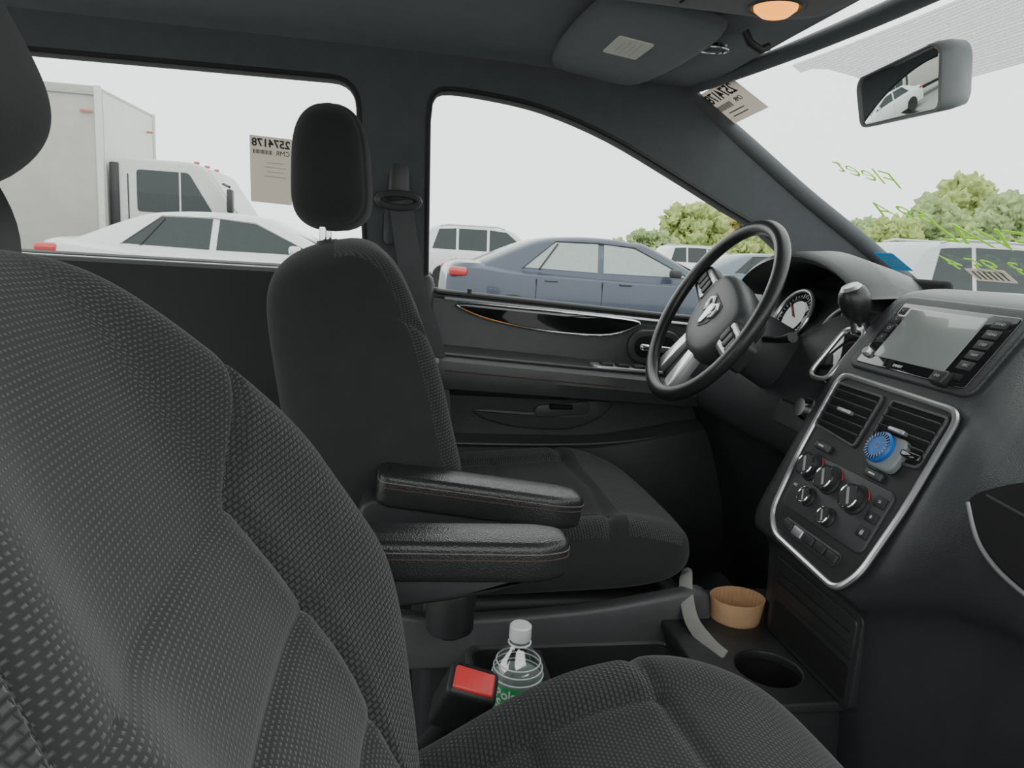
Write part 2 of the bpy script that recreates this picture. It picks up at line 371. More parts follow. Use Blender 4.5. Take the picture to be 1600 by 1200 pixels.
# sliding door lower panel
rings=[]
for i in range(21):
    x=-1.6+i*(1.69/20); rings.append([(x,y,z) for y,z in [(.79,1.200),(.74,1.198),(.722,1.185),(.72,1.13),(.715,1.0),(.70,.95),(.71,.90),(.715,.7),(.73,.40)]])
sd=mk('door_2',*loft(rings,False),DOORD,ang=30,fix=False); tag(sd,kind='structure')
mk('sill_strip',*tube([(-1.3,.735,1.193),(-.6,.735,1.191),(-.06,.735,1.191)],.004,8),SIL,sd)
o=mk('trim_6',*rbox(.15,.05,.84,.02),PLAS2,M=T(.02,.735,.78)); tag(o,kind='structure')
# ------------------------------------------------------------ seat belt on b pillar
bt=thing('seat_belt',(0.02,.66,1.1),'black seat belt with adjustable anchor on pillar','seat belt')
mk('anchor',*rbox(.048,.028,.09,.014),PLAS,bt,T(.012,.672,1.385))
mk('anchor_cover',*rbox(.055,.02,.17,.012),PILL,bt,T(.010,.69,1.34))
mk('guide_loop',*tube([(.012+.042*cos(a),.652,1.345+.014*sin(a)) for a in [2*pi*k/16 for k in range(16)]],.007,8,True),PLAS,bt)
bp=cr([(.016,.655,1.345),(.035,.655,1.24),(.062,.655,1.13),(.090,.650,1.06),(.112,.648,.93),(.12,.648,.82)],6)
mk('webbing',*tube(bp,.0015,8,flat=16,up=(0,1,0)),BELT,bt)
mk('belt_button',*lathe([(0,.006),(.007,.005),(.009,0)],12),LGREY,bt,MX((.100,.640,1.02),Vector((1,0,0)),Vector((0,0,1)),Vector((0,-1,0))))
pbt=thing('seat_belt',(-.25,-.28,1.25),'black seat belt hanging behind the reclined passenger seat','seat belt')
mk('webbing',*tube(cr([(-.365,-.22,1.345),(-.325,-.24,1.30),(-.300,-.25,1.25),(-.305,-.26,1.18),(-.32,-.27,.98)],6),.002,8,flat=9,up=(-.5,.8,0)),PLAS2,pbt)
# ------------------------------------------------------------ seats
def seatframe(P,th):
    t=rad(th); return MX(P,Vector((0,-1,0)),Vector((cos(t),0,sin(t))),Vector((-sin(t),0,cos(t))))
H=.579
def mkback(fd,bd,bolst,bc,bw_,B0,asym,botn,pl):
  def bw(t):  return .265-.085*ss(.38,1.0,t)-botn*ss(.35,0,t)
  def Bs(t,a):
    if asym and a>0: return .84
    return B0+.10*max(0,.60-t) if t<.60 else B0+(1-B0)*((t-.60)/.22)
  def back_fn(a,b,s):
    k=.85
    a2=a*math.sqrt(1-k*b*b/2*abs(b)); b2=b*math.sqrt(1-k*a*a*abs(a)/2*.55)
    t=(b2+1)/2; Y=a2*bw(t); h=H*t
    E=(max(0,1-abs(a)**7)**.42)*(max(0,1-abs(b)**9)**.42)
    if s>0:
        amp=bolst*(.55 if (asym and a>0) else 1)
        bol=math.exp(-((abs(a)-bc)/bw_)**2)*amp*(ss(1.0,.55,t)*.80+.20)*(.2+.8*ss(.02,.40,t))
        d=fd-.014*t+bol+.022*ss(.5,1,t)
        B=Bs(t,a)
        if t<.82: d-=.010*math.exp(-((abs(a)-B)/.022)**2)
        if abs(a)<B and t<.60:
            ph=(.60-t)/.185; fr=ph-math.floor(ph); d+=.011*(sin(pi*fr)**.6)*ss(B,B-.12,abs(a))
            d-=.003*math.exp(-((fr if fr<.5 else 1-fr)/.045)**2)
        d-=.005*math.exp(-((abs(a)-pl)/.012)**2)
        return (Y,d*E,h)
    return (Y,-(bd-.02*t)*E,h)
  def back_m(a,b,s):
    if s<0 or abs(a)>pl: return 0
    t=(b+1)/2
    if t<.82 and abs(a)>Bs(t,a): return 2
    return 1
  return back_fn,back_m
def mkcush(hl,bdrop,lip):
  def cush_fn(a,b,s):
    k=.65; a2=a*math.sqrt(1-k*b**4/2); b2=b*math.sqrt(1-k*a**4/2) if b>0 else b
    Y=a2*.262*(1-.12*ss(.1,-1,b)*(bdrop>0)); X=hl*b2
    E=(max(0,1-abs(a)**6)**.45)*(max(0,1-abs(b)**7)**.5)
    if s>0:
        z=.060+.012*b+.030*math.exp(-((abs(a)-.82)/.20)**2)*(1-.5*ss(.3,1,b))-.02*ss(.45,1,b)-bdrop*ss(.2,-.9,b)
        z-=.006*math.exp(-((abs(a)-.62)/.025)**2)*(1 if b<.42 else 0)
        z-=.008*math.exp(-((b-.46+.10*abs(a))/.03)**2)
        if b<.4 and abs(a)<.62:z-=.006*math.exp(-((b+.15)/.03)**2)
        return (Y,X,z*E)
    return (Y,X,-(.045+lip)*E)
  return cush_fn
def cush_m(a,b,s):
    if s<0 or abs(a)>.95: return 0
    if abs(a)>.62 and b<.46-.1*abs(a): return 2
    return 1
def cush_md(a,b,s):
    if s<0 or abs(a)>.90 or b>.93: return 0
    if abs(a)>.62 and b<.46-.1*abs(a): return 2
    return 2 if b>.5 else 0
def head_fn(a,b,s):
    k=.78;a2=a*math.sqrt(1-k*b*b/2*abs(b));b2=b*math.sqrt(1-k*a*a/2*abs(a))
    E=(max(0,1-abs(a)**4)**.42)*(max(0,1-abs(b)**(3.4 if b>0 else 4.5))**.45)
    d=(.061-.004*b if s>0 else -.060+.007*b)*E
    if s>0: d-=.004*math.exp(-((abs(a)-.72)/.03)**2)
    return (a2*(.128+.010*b),d,b2*.098)
def seat(name,P,th,cx,cz,cpitch,label,armM,bf,hoff,cf,extra=0):
    root=thing(name,(cx,P[1],.43),label,'car seat')
    M=seatframe(P,th)
    pillow('backrest',bf[0],130,150,[FPLAIN,FDOT,FHON],bf[1],root,M)
    HM=M@T(0,hoff[0],hoff[1])@RX(hoff[2])
    hr=pillow('headrest',head_fn,50,50,[FPLAIN,FPLAIN],lambda a,b,s:0,root,HM)
    for sx in (-1,1):
        mk('post',*tube([(sx*.055,-.018,-.17),(sx*.055,-.012,.0)],.0055,12),CHR,hr,HM)
        mk('post_guide',*lathe([(0,.006),(.012,.006),(.014,0),(.014,-.01)],16),PLAS2,hr,M@T(sx*.055,hoff[0]-.035,H-.004))
    CM=MX((cx,P[1],cz),Vector((0,-1,0)),Vector((1,0,0)),Vector((0,0,1)))@RX(cpitch)
    pillow('cushion',cf,90,90,[FPLAIN,FDOT,FHON],cush_m if extra else cush_md,root,CM)
    for sy in (-1,1):
        pts=[(-.27,-.02),(-.15,-.030),(.05,-.022),(.18,-.004),(.245,.004),(.262,-.02),(.252,-.085),(.1,-.098),(-.15,-.112),(-.26,-.10)]
        mk('side_shield',*prism([tuple(p) for p in cr([p+(0,) for p in pts],3,True)],-.012,.012,.008),SHLD,root,MX((cx,P[1]+sy*.236,cz-.030-(.03 if extra else 0)),Vector((1,0,0)),Vector((0,0,1)),Vector((0,-1,0)))@RZ(cpitch*.5))
    mk('front_shield',*rbox(.03,.46,.08,.012),SHLD,root,T(cx+.225-(.03 if extra else 0),P[1],cz-.085))
    mk('pedestal',*rbox(.40,.40,.30,.02),PLAS2,root,T(cx,P[1],cz-.20))
    am=armM
    ao=rcorner([(-.145,-.033),(.115,-.037),(.150,-.024),(.150,.024),(.115,.037),(-.145,.033)],.016,6)
    ao=ao if area(ao)>0 else ao[::-1]
    rg=[[(x*s_,y*s_,z) for x,y in ao] for s_,z in ((.94,-.021),(.99,-.018),(1.0,-.012))]
    for k in range(6): a_=k/5*pi/2; rg.append([(x,y,.016+.009*sin(a_)) for x,y in offs(ao,.010*(1-cos(a_)))])
    rg.append([(x,y*.5,.0268) for x,y in offs(ao,.014)])
    ar=mk('armrest',*loft(rg),LEA,root,am,ang=60)
    for z_,mt in ((.0135,STG),(.006,STR)):
        mk('stitching',*tube([(x,y,z_) for x,y in offs(ao,-.0003)],.0008,6,True),mt,ar,am)
    mk('armrest_bracket',*prism([tuple(p) for p in cr([(-.15,-.016,0),(-.02,-.018,0),(.10,-.020,0),(.05,-.042,0),(-.05,-.058,0),(-.15,-.07,0)],4,True)],-.026,.026,.006),PLAS2,ar,am@MX((0,0,0),Vector((1,0,0)),Vector((0,0,1)),Vector((0,-1,0))))
    return root
def amat(x,y,z,p): return T(x,y,z)@RY(p)
seat('driver_seat',(.05,.39,.70),14,.266,.765,2,'black fabric driver seat with raised headrest and armrest',amat(.135,.105,.916,7.5),mkback(.078,.140,.062,.84,.24,.56,False,.02,.90),(.020,.688,-11),mkcush(.270,0,-.015))
seat('passenger_seat',(.02,-.43,.745),31,.190,.764,9,'black textured fabric passenger seat, backrest reclined',amat(.068,-.080,.915,1),mkback(.047,.11,.080,.88,.34,.42,True,.09,.965),(.058,.690,-6),mkcush(.245,.062,0),1)
# ------------------------------------------------------------ dashboard
dash=thing('dashboard',(.85,0,.8),'black dashboard with centre stack, gauges and vents','dashboard')
Pc=[(1.22,1.235),(.97,1.245),(.84,1.248),(.795,1.240),(.772,1.226),(.700,1.128),(.688,1.108),(.585,.884),(.580,.858),(.612,.838),(.618,.76),(.622,.68),(.64,.5)]
Pm=[(1.22,1.235),(.95,1.235),(.84,1.225),(.80,1.205),(.77,1.17),(.725,1.11),(.71,1.08),(.685,.985),(.690,.945),(.72,.92),(.76,.84),(.80,.72),(.84,.5)]
Pp=[(1.22,1.235),(.92,1.235),(.80,1.222),(.70,1.190),(.635,1.150),(.590,1.095),(.575,1.060),(.565,.985),(.580,.945),(.620,.920),(.640,.84),(.655,.72),(.70,.5)]
Pe=[(1.22,1.235),(.95,1.235),(.84,1.222),(.77,1.190),(.72,1.150),(.69,1.095),(.68,1.060),(.67,.985),(.68,.945),(.70,.920),(.74,.84),(.76,.72),(.80,.5)]
def lerp(A,B,t): return [(a[0]*(1-t)+b[0]*t,a[1]*(1-t)+b[1]*t) for a,b in zip(A,B)]
secs=[(.74,Pm),(.5,Pm),(.30,Pm),(.21,Pm),(.175,lerp(Pm,Pc,.55)),(.150,lerp(Pm,Pc,.93)),(.135,Pc),(0,Pc),(-.125,Pc),(-.150,lerp(Pc,Pp,.16)),(-.20,lerp(Pc,Pp,.50)),(-.26,lerp(Pc,Pp,.85)),(-.32,Pp),(-.50,Pp),(-.74,Pe)]
def smoothprof(P):
    out=[]
    for i in range(len(P)-1):
        for k in range(4): t=k/4; out.append((P[i][0]*(1-t)+P[i+1][0]*t,P[i][1]*(1-t)+P[i+1][1]*t))
    out.append(P[-1])
    for _ in range(2): out=[out[0]]+[((out[i-1][0]+2*out[i][0]+out[i+1][0])/4,(out[i-1][1]+2*out[i][1]+out[i+1][1])/4) for i in range(1,len(out)-1)]+[out[-1]]
    return out
rings=[]
for i in range(len(secs)-1):
    (y0,A),(y1,B)=secs[i],secs[i+1]; n=max(2,int(abs(y1-y0)/.012))
    for k in range(n): t=k/n; rings.append([(x,y0*(1-t)+y1*t,z) for x,z in smoothprof(lerp(A,B,t))])
rings.append([(x,secs[-1][0],z) for x,z in smoothprof(secs[-1][1])])
mk('dash_body',*loft(rings,False),DASH,dash,ang=45,fix=False)
LF=frame((.636,0,1.0),24.7)@T(.004,-.014,.002)
shield=[(-.120,.134),(.122,.130),(.124,.0),(.116,-.100),(.096,-.134),(-.066,-.124),(-.098,-.098),(-.114,.0)]
sh=rcorner(shield,.022,6)
shc=[p for p in (sh if area(sh)>0 else sh[::-1])]
mk('stack_panel',*prism(shc,-.02,.003,.001),PLAS2,dash,LF)
mk('chrome_bezel',*tube([(x,y,.004) for x,y in shc],.0044,8,True),CHB,dash,LF)
for sx in (-1,1):
    vp=rcorner([(sx*.008,.121),(sx*.113,.121),(sx*.111,.046),(sx*.008,.038)],.008,4)
    vp=vp if area(vp)>0 else vp[::-1]
    v=mk('air_vent',*ringplate(vp,offs(vp,.004),-.004,.007,.001),PLAS,dash,LF)
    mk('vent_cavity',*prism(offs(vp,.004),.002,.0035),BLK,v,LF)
    for k in range(5):
        mk('slat',*rbox(.096,.0022,.009,.0008,1),PLAS,v,LF@T(sx*.060,.055+.0130*k,.006)@RX(-25))
    mk('vent_slider',*rbox(.030,.006,.010,.002),SIL,v,LF@T(sx*.056,.081,.012))
for u,vv in ((-.066,.022),(.052,.018)):
    mk('rocker_switch',*rbox(.034,.012,.008,.003),PLAS,dash,LF@T(u,vv,.006))
    mk('switch_mark',*rbox(.012,.003,.002,.0006),SIL,dash,LF@T(u,vv,.0105))
cp=rr(.190,.090,.012,5,.008,-.036); mk('climate_panel',*prism(cp,0,.006,.002),PLAS,dash,LF)
def knob(u,v,r,h,col=None):
    k=mk('knob',*lathe([(0,h),(r*.78,h),(r*.86,h-.002),(r*.92,.004),(r*1.1,.002),(r*1.1,0)],28),PLAS2,dash,LF@T(u,v,.006))
    mk('knob_ring',*tube([(r*.88*cos(a),r*.88*sin(a),h-.001) for a in [2*pi*i/24 for i in range(24)]],.0017,6,True),CHR,k,LF@T(u,v,.006))
    mk('pointer',*rbox(r*.22,r*1.3,.002,.0005,1),GRY,k,LF@T(u,v,.006+h)@RZ(35))
    if col: mk('heat_mark',*tube([(r*1.14*cos(a),r*1.14*sin(a),.001) for a in [rad(20+8*i) for i in range(6)]],.0006,6),REDP,k,LF@T(u,v,.006)); mk('cool_mark',*tube([(r*1.14*cos(a),r*1.14*sin(a),.001) for a in [rad(110+8*i) for i in range(6)]],.0006,6),BLUE,k,LF@T(u,v,.006))
for u,v in ((-.064,-.012),(-.014,-.016),(.048,-.022)): knob(u,v,.0190,.015,True)
for u,v in ((-.036,-.052),(.020,-.062)): knob(u,v,.0125,.012)
for k in range(3):
    mk('climate_button',*rbox(.020,.014,.003,.001),PLAS2,dash,LF@T(.088,-.010-.022*k,.0068))
    text('climate_icon','=+#'[k],.010,LF@T(.088,-.010-.022*k,.0086),WHT,dash)
text('climate_lettering','A/C',.006,LF@T(-.076,-.046,.0068),WHT,dash)
bb=rr(.135,.020,.006,4,.008,-.102); mk('button_bar',*prism(bb,0,.006,.002),PLAS,dash,LF)
for k in range(5): mk('bar_button',*rbox(.024,.013,.006,.002),SIL if k in(1,) else PLAS2,dash,LF@T(-.044+.027*k,-.102,.007))
RF=frame((.738,0,1.179),36.3)@T(-.004,-.006,.000)
mk('radio_surround',*prism(rr(.244,.136,.018,6,0,.003),-.012,.005,.004),DASH,dash,RF)
rad_=mk('radio',*prism(rr(.214,.112,.006,5),0,.0065,.0015),GLO,dash,RF)
mk('screen',*prism(rr(.140,.088,.003,3,-.010,.004),.006,.0075,.0005),SCR,rad_,RF)
for k in range(5):
    mk('radio_button',*rbox(.024,.013,.0008,.0003),PLAS2,rad_,RF@T(.083,.042-.0165*k,.0066))
    text('radio_lettering',('BAND','MENU','DISP','NAV','SRC')[k],.0055,RF@T(.083,.042-.0165*k,.0072),GRY,rad_)
for k in range(4):
    mk('radio_button',*rbox(.014,.013,.0008,.0003),PLAS2,rad_,RF@T(-.094,.042-.0165*k,.0066))
    text('radio_lettering','<>O+'[k],.008,RF@T(-.094,.042-.0165*k,.0072),GRY,rad_)
mk('volume_knob',*lathe([(0,.008),(.0055,.008),(.007,.006),(.0075,0)],20),SIL,rad_,RF@T(-.094,-.038,.006))
text('radio_lettering','SMART',.006,RF@T(-.02,-.048,.0067),WHT,rad_)
mk('usb_port',*rbox(.020,.010,.003,.001),BLK,rad_,RF@T(.083,-.043,.0065))
us=thing('usb_dongle',RF@Vector((.065,-.055,.015)),'small black dongle plugged below the radio screen','dongle')
mk('plug',*rbox(.024,.020,.014,.004),PLAS2,us,RF@T(.070,-.052,.012)); text('plug_mark','oo',.008,RF@T(.070,-.052,.0193),GRY,us)
LC=frame((.612,0,.765),0)
mk('cubby',*prism(rr(.215,.135,.01,5,0,0),-.01,.003,.002),PLAS2,dash,LC)
mk('cubby_opening',*prism(rr(.19,.050,.008,4,0,-.034),.002,.0035),BLK,dash,LC)
mk('cubby_drawer',*prism(rr(.20,.058,.008,4,0,.030),.002,.006,.002),PLAS2,dash,LC)
for vz in (.022,.038): mk('drawer_groove',*rbox(.18,.0025,.002,.0005,1),BLK,dash,LC@T(0,vz,.006))
PF=frame((.572,-.33,1.062),12)
rc=[tuple(p)[:2] for p in cr([(-.052,-.012,0),(-.03,.012,0),(.02,.034,0),(.12,.046,0),(.25,.055,0),(.25,-.072,0),(.12,-.070,0),(.03,-.062,0),(-.02,-.044,0)],5,True)]; rc=rc if area(rc)>0 else rc[::-1]
mk('trim_recess',*prism(rc,-.014,.004,.001),BLK,dash,PF)
mk('recess_lip',*tube(cr([(-.052,-.012,.004),(-.02,-.044,.006),(.03,-.062,.007),(.12,-.071,.007),(.25,-.074,.007)],6),.0022,8),SIL,dash,PF)
mk('recess_shelf',*tube(cr([(-.035,.002,.004),(.06,-.004,.005),(.25,-.006,.005)],6),.0016,6),PLAS,dash,PF)
# gauge cluster hood (open towards the driver)
rings=[]
for i in range(29):
    y=.60-.44*i/28; k=sin(pi*min(.97,max(.03,i/28)))**.4; zt=1.175+.115*k
    rings.append([(.88,y,zt-.030),(.80,y,zt-.020),(.742,y,zt-.016),(.730,y,zt-.007),(.738,y,zt+.003),(.80,y,zt+.008),(.88,y,max(1.22,zt-.012)),(.97,y,max(1.225,zt-.04)),(1.06,y,1.225)])
mk('gauge_hood',*loft(rings,False),DASH,dash,ang=60)
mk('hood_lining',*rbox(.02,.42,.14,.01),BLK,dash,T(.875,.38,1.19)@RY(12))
GFC=pm('gauge_glass',(.13,.14,.14),.15,coat=1)  # grey tone paints the pale reflection on the gauge into the base colour
for gy,gx,gz in ((.400,.764,1.170),(.268,.776,1.152)):
    GF=frame((gx,gy,gz),25)
    g=mk('gauge',*lathe([(0,.006),(.048,.006),(.052,.004),(.052,-.03)],40),GLO,dash,GF)
    mk('gauge_ring',*tube([(.053*cos(a),.053*sin(a),.010) for a in [2*pi*i/40 for i in range(40)]],.0038,8,True),CHB,g,GF)
    mk('gauge_face',*lathe([(0,.0065),(.032,.0065),(.032,.006)],40),GFC if gy>.3 else PLAS2,g,GF)
    mk('needle',*rbox(.0025,.04,.002,.0008),REDP,g,GF@T(0,0,.0085)@RZ(50)@T(0,.018,0))
    V=[];F=[]
    for k in range(25):
        v,f=rbox(.0012,.005 if k%3 else .009,.001,0); V2,_=join((v,f,RZ(-130+k*260/24)@T(0,.042,.0072))); o=len(V); V+=V2; F+=[[i+o for i in q] for q in f]
    mk('tick_marks',V,F,WHT,g,GF)
CM0=MX((.593,.38,1.172),Vector((0,-1,0)),Vector((.459,0,.889)),Vector((-.889,0,.459)))
mk('steering_column',*loft([[( .045*s_*cos(a),-.01+.05*s_*sin(a)*1.05,z) for a in [2*pi*k/24 for k in range(24)]] for s_,z in ((.85,-.060),(1.0,-.070),(1.15,-.10),(1.2,-.16),(1.2,-.24))],True,True),PLAS,dash,CM0)
for sx in (1,-1):
    mk('stalk',*tube([(sx*.04,.0,-.085),(sx*.10,.005,-.08),(sx*.15,.012,-.07)],[.006,.006,.009],10),PLAS2,dash,CM0)
mk('ignition',*lathe([(0,.014),(.015,.014),(.018,.006),(.02,0)],20),CHR,dash,T(.688,.205,1.035)@RY(-75))
mk('light_switch_panel',*prism(rr(.11,.085,.012,5),-.01,.006,.003),PLAS,dash,frame((.703,.25,1.03),18))
mk('switch_divider',*rbox(.09,.003,.003,.001),BLK,dash,frame((.703,.25,1.03),18)@T(0,.0,.0065))
# shifter
sh_=thing('gear_shifter',(.77,.185,1.12),'black leather gear knob on chrome shaft at the dash','gear lever')
KM=T(.729,.178,1.216)@RY(-28)
mk('knob',*lathe([(0,.030),(.012,.029),(.020,.022),(.0245,.008),(.023,-.008),(.017,-.024),(.010,-.034),(0,-.035)],28),LEAW,sh_,KM)
mk('knob_cap',*lathe([(0,.005),(.013,.003),(.017,-.002)],24),SIL,sh_,KM@T(0,0,.027))
mk('knob_collar',*lathe([(.011,.0),(.011,-.02),(.009,-.02)],20),CHR,sh_,KM@T(0,0,-.028))
mk('shaft',*tube([(.735,.182,1.19),(.752,.183,1.13)],.008,12),CHR,sh_)
gt=rcorner([(-.026,-.05),(.026,-.05),(.028,.05),(-.028,.05)],.02,5)
GM=frame((.716,.180,1.130),36)
mk('gate',*prism(gt,-.02,.006,.003),GLO,sh_,GM); mk('gate_bezel',*tube([(x,y,.006) for x,y in gt],.0038,8,True),CHB,sh_,GM)
# ------------------------------------------------------------ steering wheel
CMx=CM0@RZ(-24)
sw=thing('steering_wheel',(.593,.38,1.172),'black leather steering wheel with silver spokes and emblem','steering wheel')
Rm=.1735; n=72
mk('rim',*tube([(Rm*cos(2*pi*k/n),Rm*sin(2*pi*k/n),.012) for k in range(n)],.0122,14,True,flat=1.15),LEAW,sw,CMx)
hubp=[(-.084,.050),(0,.066),(.084,.050),(.092,-.012),(.066,-.068),(0,-.088),(-.066,-.068),(-.092,-.012)]
hp=[p[:2] for p in [tuple(p) for p in cr([p+(0,) for p in hubp],6,True)]]; hp=hp if area(hp)>0 else hp[::-1]
mk('hub',*loft([[(x*s_,y*s_,z) for x,y in hp] for s_,z in ((.86,-.056),(.98,-.036),(1.02,-.018),(1.0,-.004),(.93,.004),(.80,.008),(.5,.011),(.05,.012))]),PLAS,sw,CMx)
def spoke(P,mat,nm='spoke',z0=-.022,z1=-.004,b=.004,par=sw):
    P=P if area(P)>0 else P[::-1]; return mk(nm,*prism(rcorner(P,.008,4),z0,z1,b),mat,par,CMx)
for sx in (-1,1):
    spoke([(sx*.060,.036),(sx*.168,.030),(sx*.168,-.022),(sx*.062,-.030)],PLAS2,z1=.002)
    sp_=spoke([(sx*.086,.030),(sx*.152,.028),(sx*.148,-.014),(sx*.090,-.020)],SIL,'button_bezel',.0,.006,.002)
    for k in range(3): mk('wheel_button',*rbox(.017,.028,.004,.003),PLAS2,sp_,CMx@T(sx*(.098+.0205*k),.006,.008))
    spoke([(sx*.014,-.070),(sx*.042,-.066),(sx*.058,-.156),(sx*.024,-.166)],CHB,'lower_spoke',-.02,.003)
spoke([(-.022,-.06),(.022,-.06),(.036,-.165),(-.036,-.165)],PLAS2,z0=-.026,z1=-.008)
EM=CMx@T(-.004,-.006,-.0125)@Matrix.Diagonal((1.15,1.15,1,1)).to_4x4()
em=mk('emblem_badge',*prism([tuple(p) for p in rcorner([(-.027,.026),(.027,.026),(.024,-.010),(0,-.032),(-.024,-.010)],.006,4)],.018,.0250,.001),PLAS2,sw,EM)
ram=[];
for sx in (-1,1):
    ram.append(tube([(sx*x*1.15,y*1.15,.0265) for x,y in ((.004,.012),(.012,.018),(.019,.013),(.019,.002),(.013,-.004),(.010,.002),(.013,.007))],[.0026,.0034,.0038,.0032,.0026,.0020,.0012],8))
fc=[(-.008,.016),(.008,.016),(.010,.0),(.006,-.020),(0,-.025),(-.006,-.020),(-.010,.0)]
ram.append(prism(fc[::-1],.024,.028,.001))
mk('emblem',*join(*ram),CHB,em,EM)
# ------------------------------------------------------------ phone holder
ph=thing('phone_holder',LF@Vector((.01,.057,.02)),'blue and grey round phone mount clipped to vent','phone mount')
PH=LF@T(.048,.052,.004)@RX(-4)
mk('disc',*lathe([(0,.018),(.019,.018),(.0215,.0155),(.0215,.010),(.018,.008)],36),BLUE,ph,PH)
V=[];F=[]
for k in range(24):
    v,f=rbox(.0012,.005,.002,0); V2,_=join((v,f,RZ(15*k)@T(0,.0165,.0185))); o=len(V); V+=V2; F+=[[i+o for i in q] for q in f]
mk('grip_ridges',V,F,GLO,ph,PH); text('disc_mark','G',.012,PH@T(0,0,.0183),LGREY,ph)
mk('housing',*prism(rcorner([(-.024,-.024),(.030,-.024),(.034,0),(.030,.024),(-.024,.024)],.02,6),.0,.010,.004),LGREY,ph,PH@T(.003,-.002,.0))
mk('arm',*rbox(.035,.010,.008,.003),GLO,ph,PH@T(.046,.006,.006))
# ------------------------------------------------------------ rear view mirror
mi=thing('rearview_mirror',(.70,0,1.60),'grey rear view mirror hanging from the windshield','mirror')
uu=Vector((-.16,-.985,0)).normalized(); vv=Vector((-.235,0,.97)); vv=(vv-uu*vv.dot(uu)).normalized(); MM=MX((.633,.010,1.495),uu,vv,uu.cross(vv))
mp=rcorner([(-.100,-.030),(.096,-.040),(.106,.024),(.092,.036),(-.090,.036),(-.102,.025)],.014,6); mp=mp if area(mp)>0 else mp[::-1]
mk('housing',*loft([[(x*s_,y*s_,z) for x,y in mp] for s_,z in ((.50,-.042),(.78,-.038),(.95,-.026),(1.02,-.008),(1.02,.006),(.99,.010),(.94,.010),(.93,.006))]),MHOU,mi,MM)
mk('mirror_glass',*prism([(x*.93,y*.92) for x,y in mp],.004,.0085,.0005),MIRG,mi,MM)
mk('stem',*tube([(.665,.03,1.51),(.685,.05,1.535),(.700,.055,1.562)],[.009,.008,.009],12),PLAS2,mi)
# ------------------------------------------------------------ sun visor and overhead console
vis=thing('sun_visor',(.40,.42,1.60),'dark cloth sun visor with white warning label','sun visor')
VM=MX((.385,.42,1.615),Vector((0,1,0)),Vector((-.99,0,.12)).normalized(),Vector((0,1,0)).cross(Vector((-.99,0,.12)).normalized()))
vp=[tuple(p)[:2] for p in cr([(-.245,-.02,0),(-.225,-.085,0),(-.10,-.104,0),(.08,-.100,0),(.19,-.078,0),(.222,-.01,0),(.205,.07,0),(.12,.100,0),(-.10,.105,0),(-.225,.08,0)],5,True)]; vp=vp if area(vp)>0 else vp[::-1]
mk('panel',*loft([[(x*s_,y*s_,z) for x,y in vp] for s_,z in ((.30,-.0125),(.70,-.0120),(.86,-.0110),(.94,-.0090),(.98,-.006),(1,-.001),(1,.003),(.96,.010))]),HEAD,vis,VM,ang=80)
lb=mk('warning_label',*prism(rr(.095,.060,.004,3,0,0),-.0148,-.0118),PAPER,vis,VM@T(-.055,.008,0)@RZ(0))
FP=pm('faint_print',(.7,.68,.62),.8)
for k in range(4):mk('label_print',*rbox(.075-.02*(k%2),.0012,.0004,0),FP,lb,VM@T(-.055,-.005+.009*k,-.0149))
mk('visor_clip',*tube([(.50,.20,1.60),(.51,.20,1.585),(.53,.205,1.578),(.545,.21,1.585)],.006,10),PLAS2,vis)
mk('pivot_socket',*lathe([(0,-.003),(.018,-.003),(.022,.003)],24),GLO,vis,T(.497,.30,1.600)); mk('socket_ring',*tube([(.497+.024*cos(a),.30+.020*sin(a),1.597) for a in [2*pi*k/20 for k in range(20)]],.002,8,True),CHR,vis)
oc=thing('overhead_console',(.40,0,1.62),'dark overhead console with a glowing amber map lamp','overhead console')
mk('body',*loft([[(.40+x*s_,y*s_,z) for x,y in rr(.34,.27,.06,6)] for s_,z in ((1.05,1.632),(1.0,1.606),(.95,1.597),(.85,1.594))]),HEAD,oc)
mk('lamp',*lathe([(0,-.014),(.018,-.012),(.027,-.005),(.029,.004)],28),AMB,oc,T(.480,.074,1.595))
mk('lamp_bezel',*tube([(.480+.033*cos(a),.074+.033*sin(a),1.594) for a in [2*pi*k/28 for k in range(28)]],.003,8,True),PLAS,oc)
mk('console_groove',*rbox(.003,.20,.004,.001),BLK,oc,T(.36,0,1.594))
# ------------------------------------------------------------ console, bottle, sleeve, buckle
fc_=thing('floor_console',(.5,.06,.45),'black floor console tray with two cup holders','centre console')
hx=[(.555,.000),(.575,.145)]
V,F=curvefill(rr(.25,.32,.03,6,.575,.080),[circ(.049,36,*hx[0]),circ(.040,36,*hx[1])],.010,.003)
mk('tray',[v+Vector((0,0,.688)) for v in V],F,PLAS2,fc_,ang=35,fix=False)
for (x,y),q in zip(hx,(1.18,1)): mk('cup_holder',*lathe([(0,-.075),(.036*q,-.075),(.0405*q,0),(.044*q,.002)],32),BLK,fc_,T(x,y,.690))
for (x,y),q in zip(hx,(1.18,1)): mk('cup_holder_rim',*tube([(x+.043*q*cos(a),y+.043*q*sin(a),.694) for a in [2*pi*k/32 for k in range(32)]],.002,8,True),PLAS,fc_)
mk('base',*loft([[(.575+x*s_,.080+y*s_,z) for x,y in rr(.24,.31,.03,6)] for s_,z in ((1,.60),(1,.52),(1.05,.43))]),PLAS2,fc_)
mk('skirt',*loft([[(.575+x,.080+y,z) for x,y in rr(.24,.31,.03,6)] for z in (.685,.60)],True,False),PLAS2,fc_)
bc=thing('storage_console',(.27,0,.45),'black storage bin between the seats with raised rim','centre console')
bo=rr(.33,.20,.025,6,.30,.045); 
mk('rim',*tube([(x,y,.655) for x,y in bo],.006,8,True),PLAS,bc)
mk('bin',*loft([[(.30+(x-.30)*s_,.045+(y-.045)*s_,z) for x,y in bo] for s_,z in ((1.0,.43),(1,.655),(.94,.655),(.90,.59),(.10,.582))],True,True),PLAS2,bc)
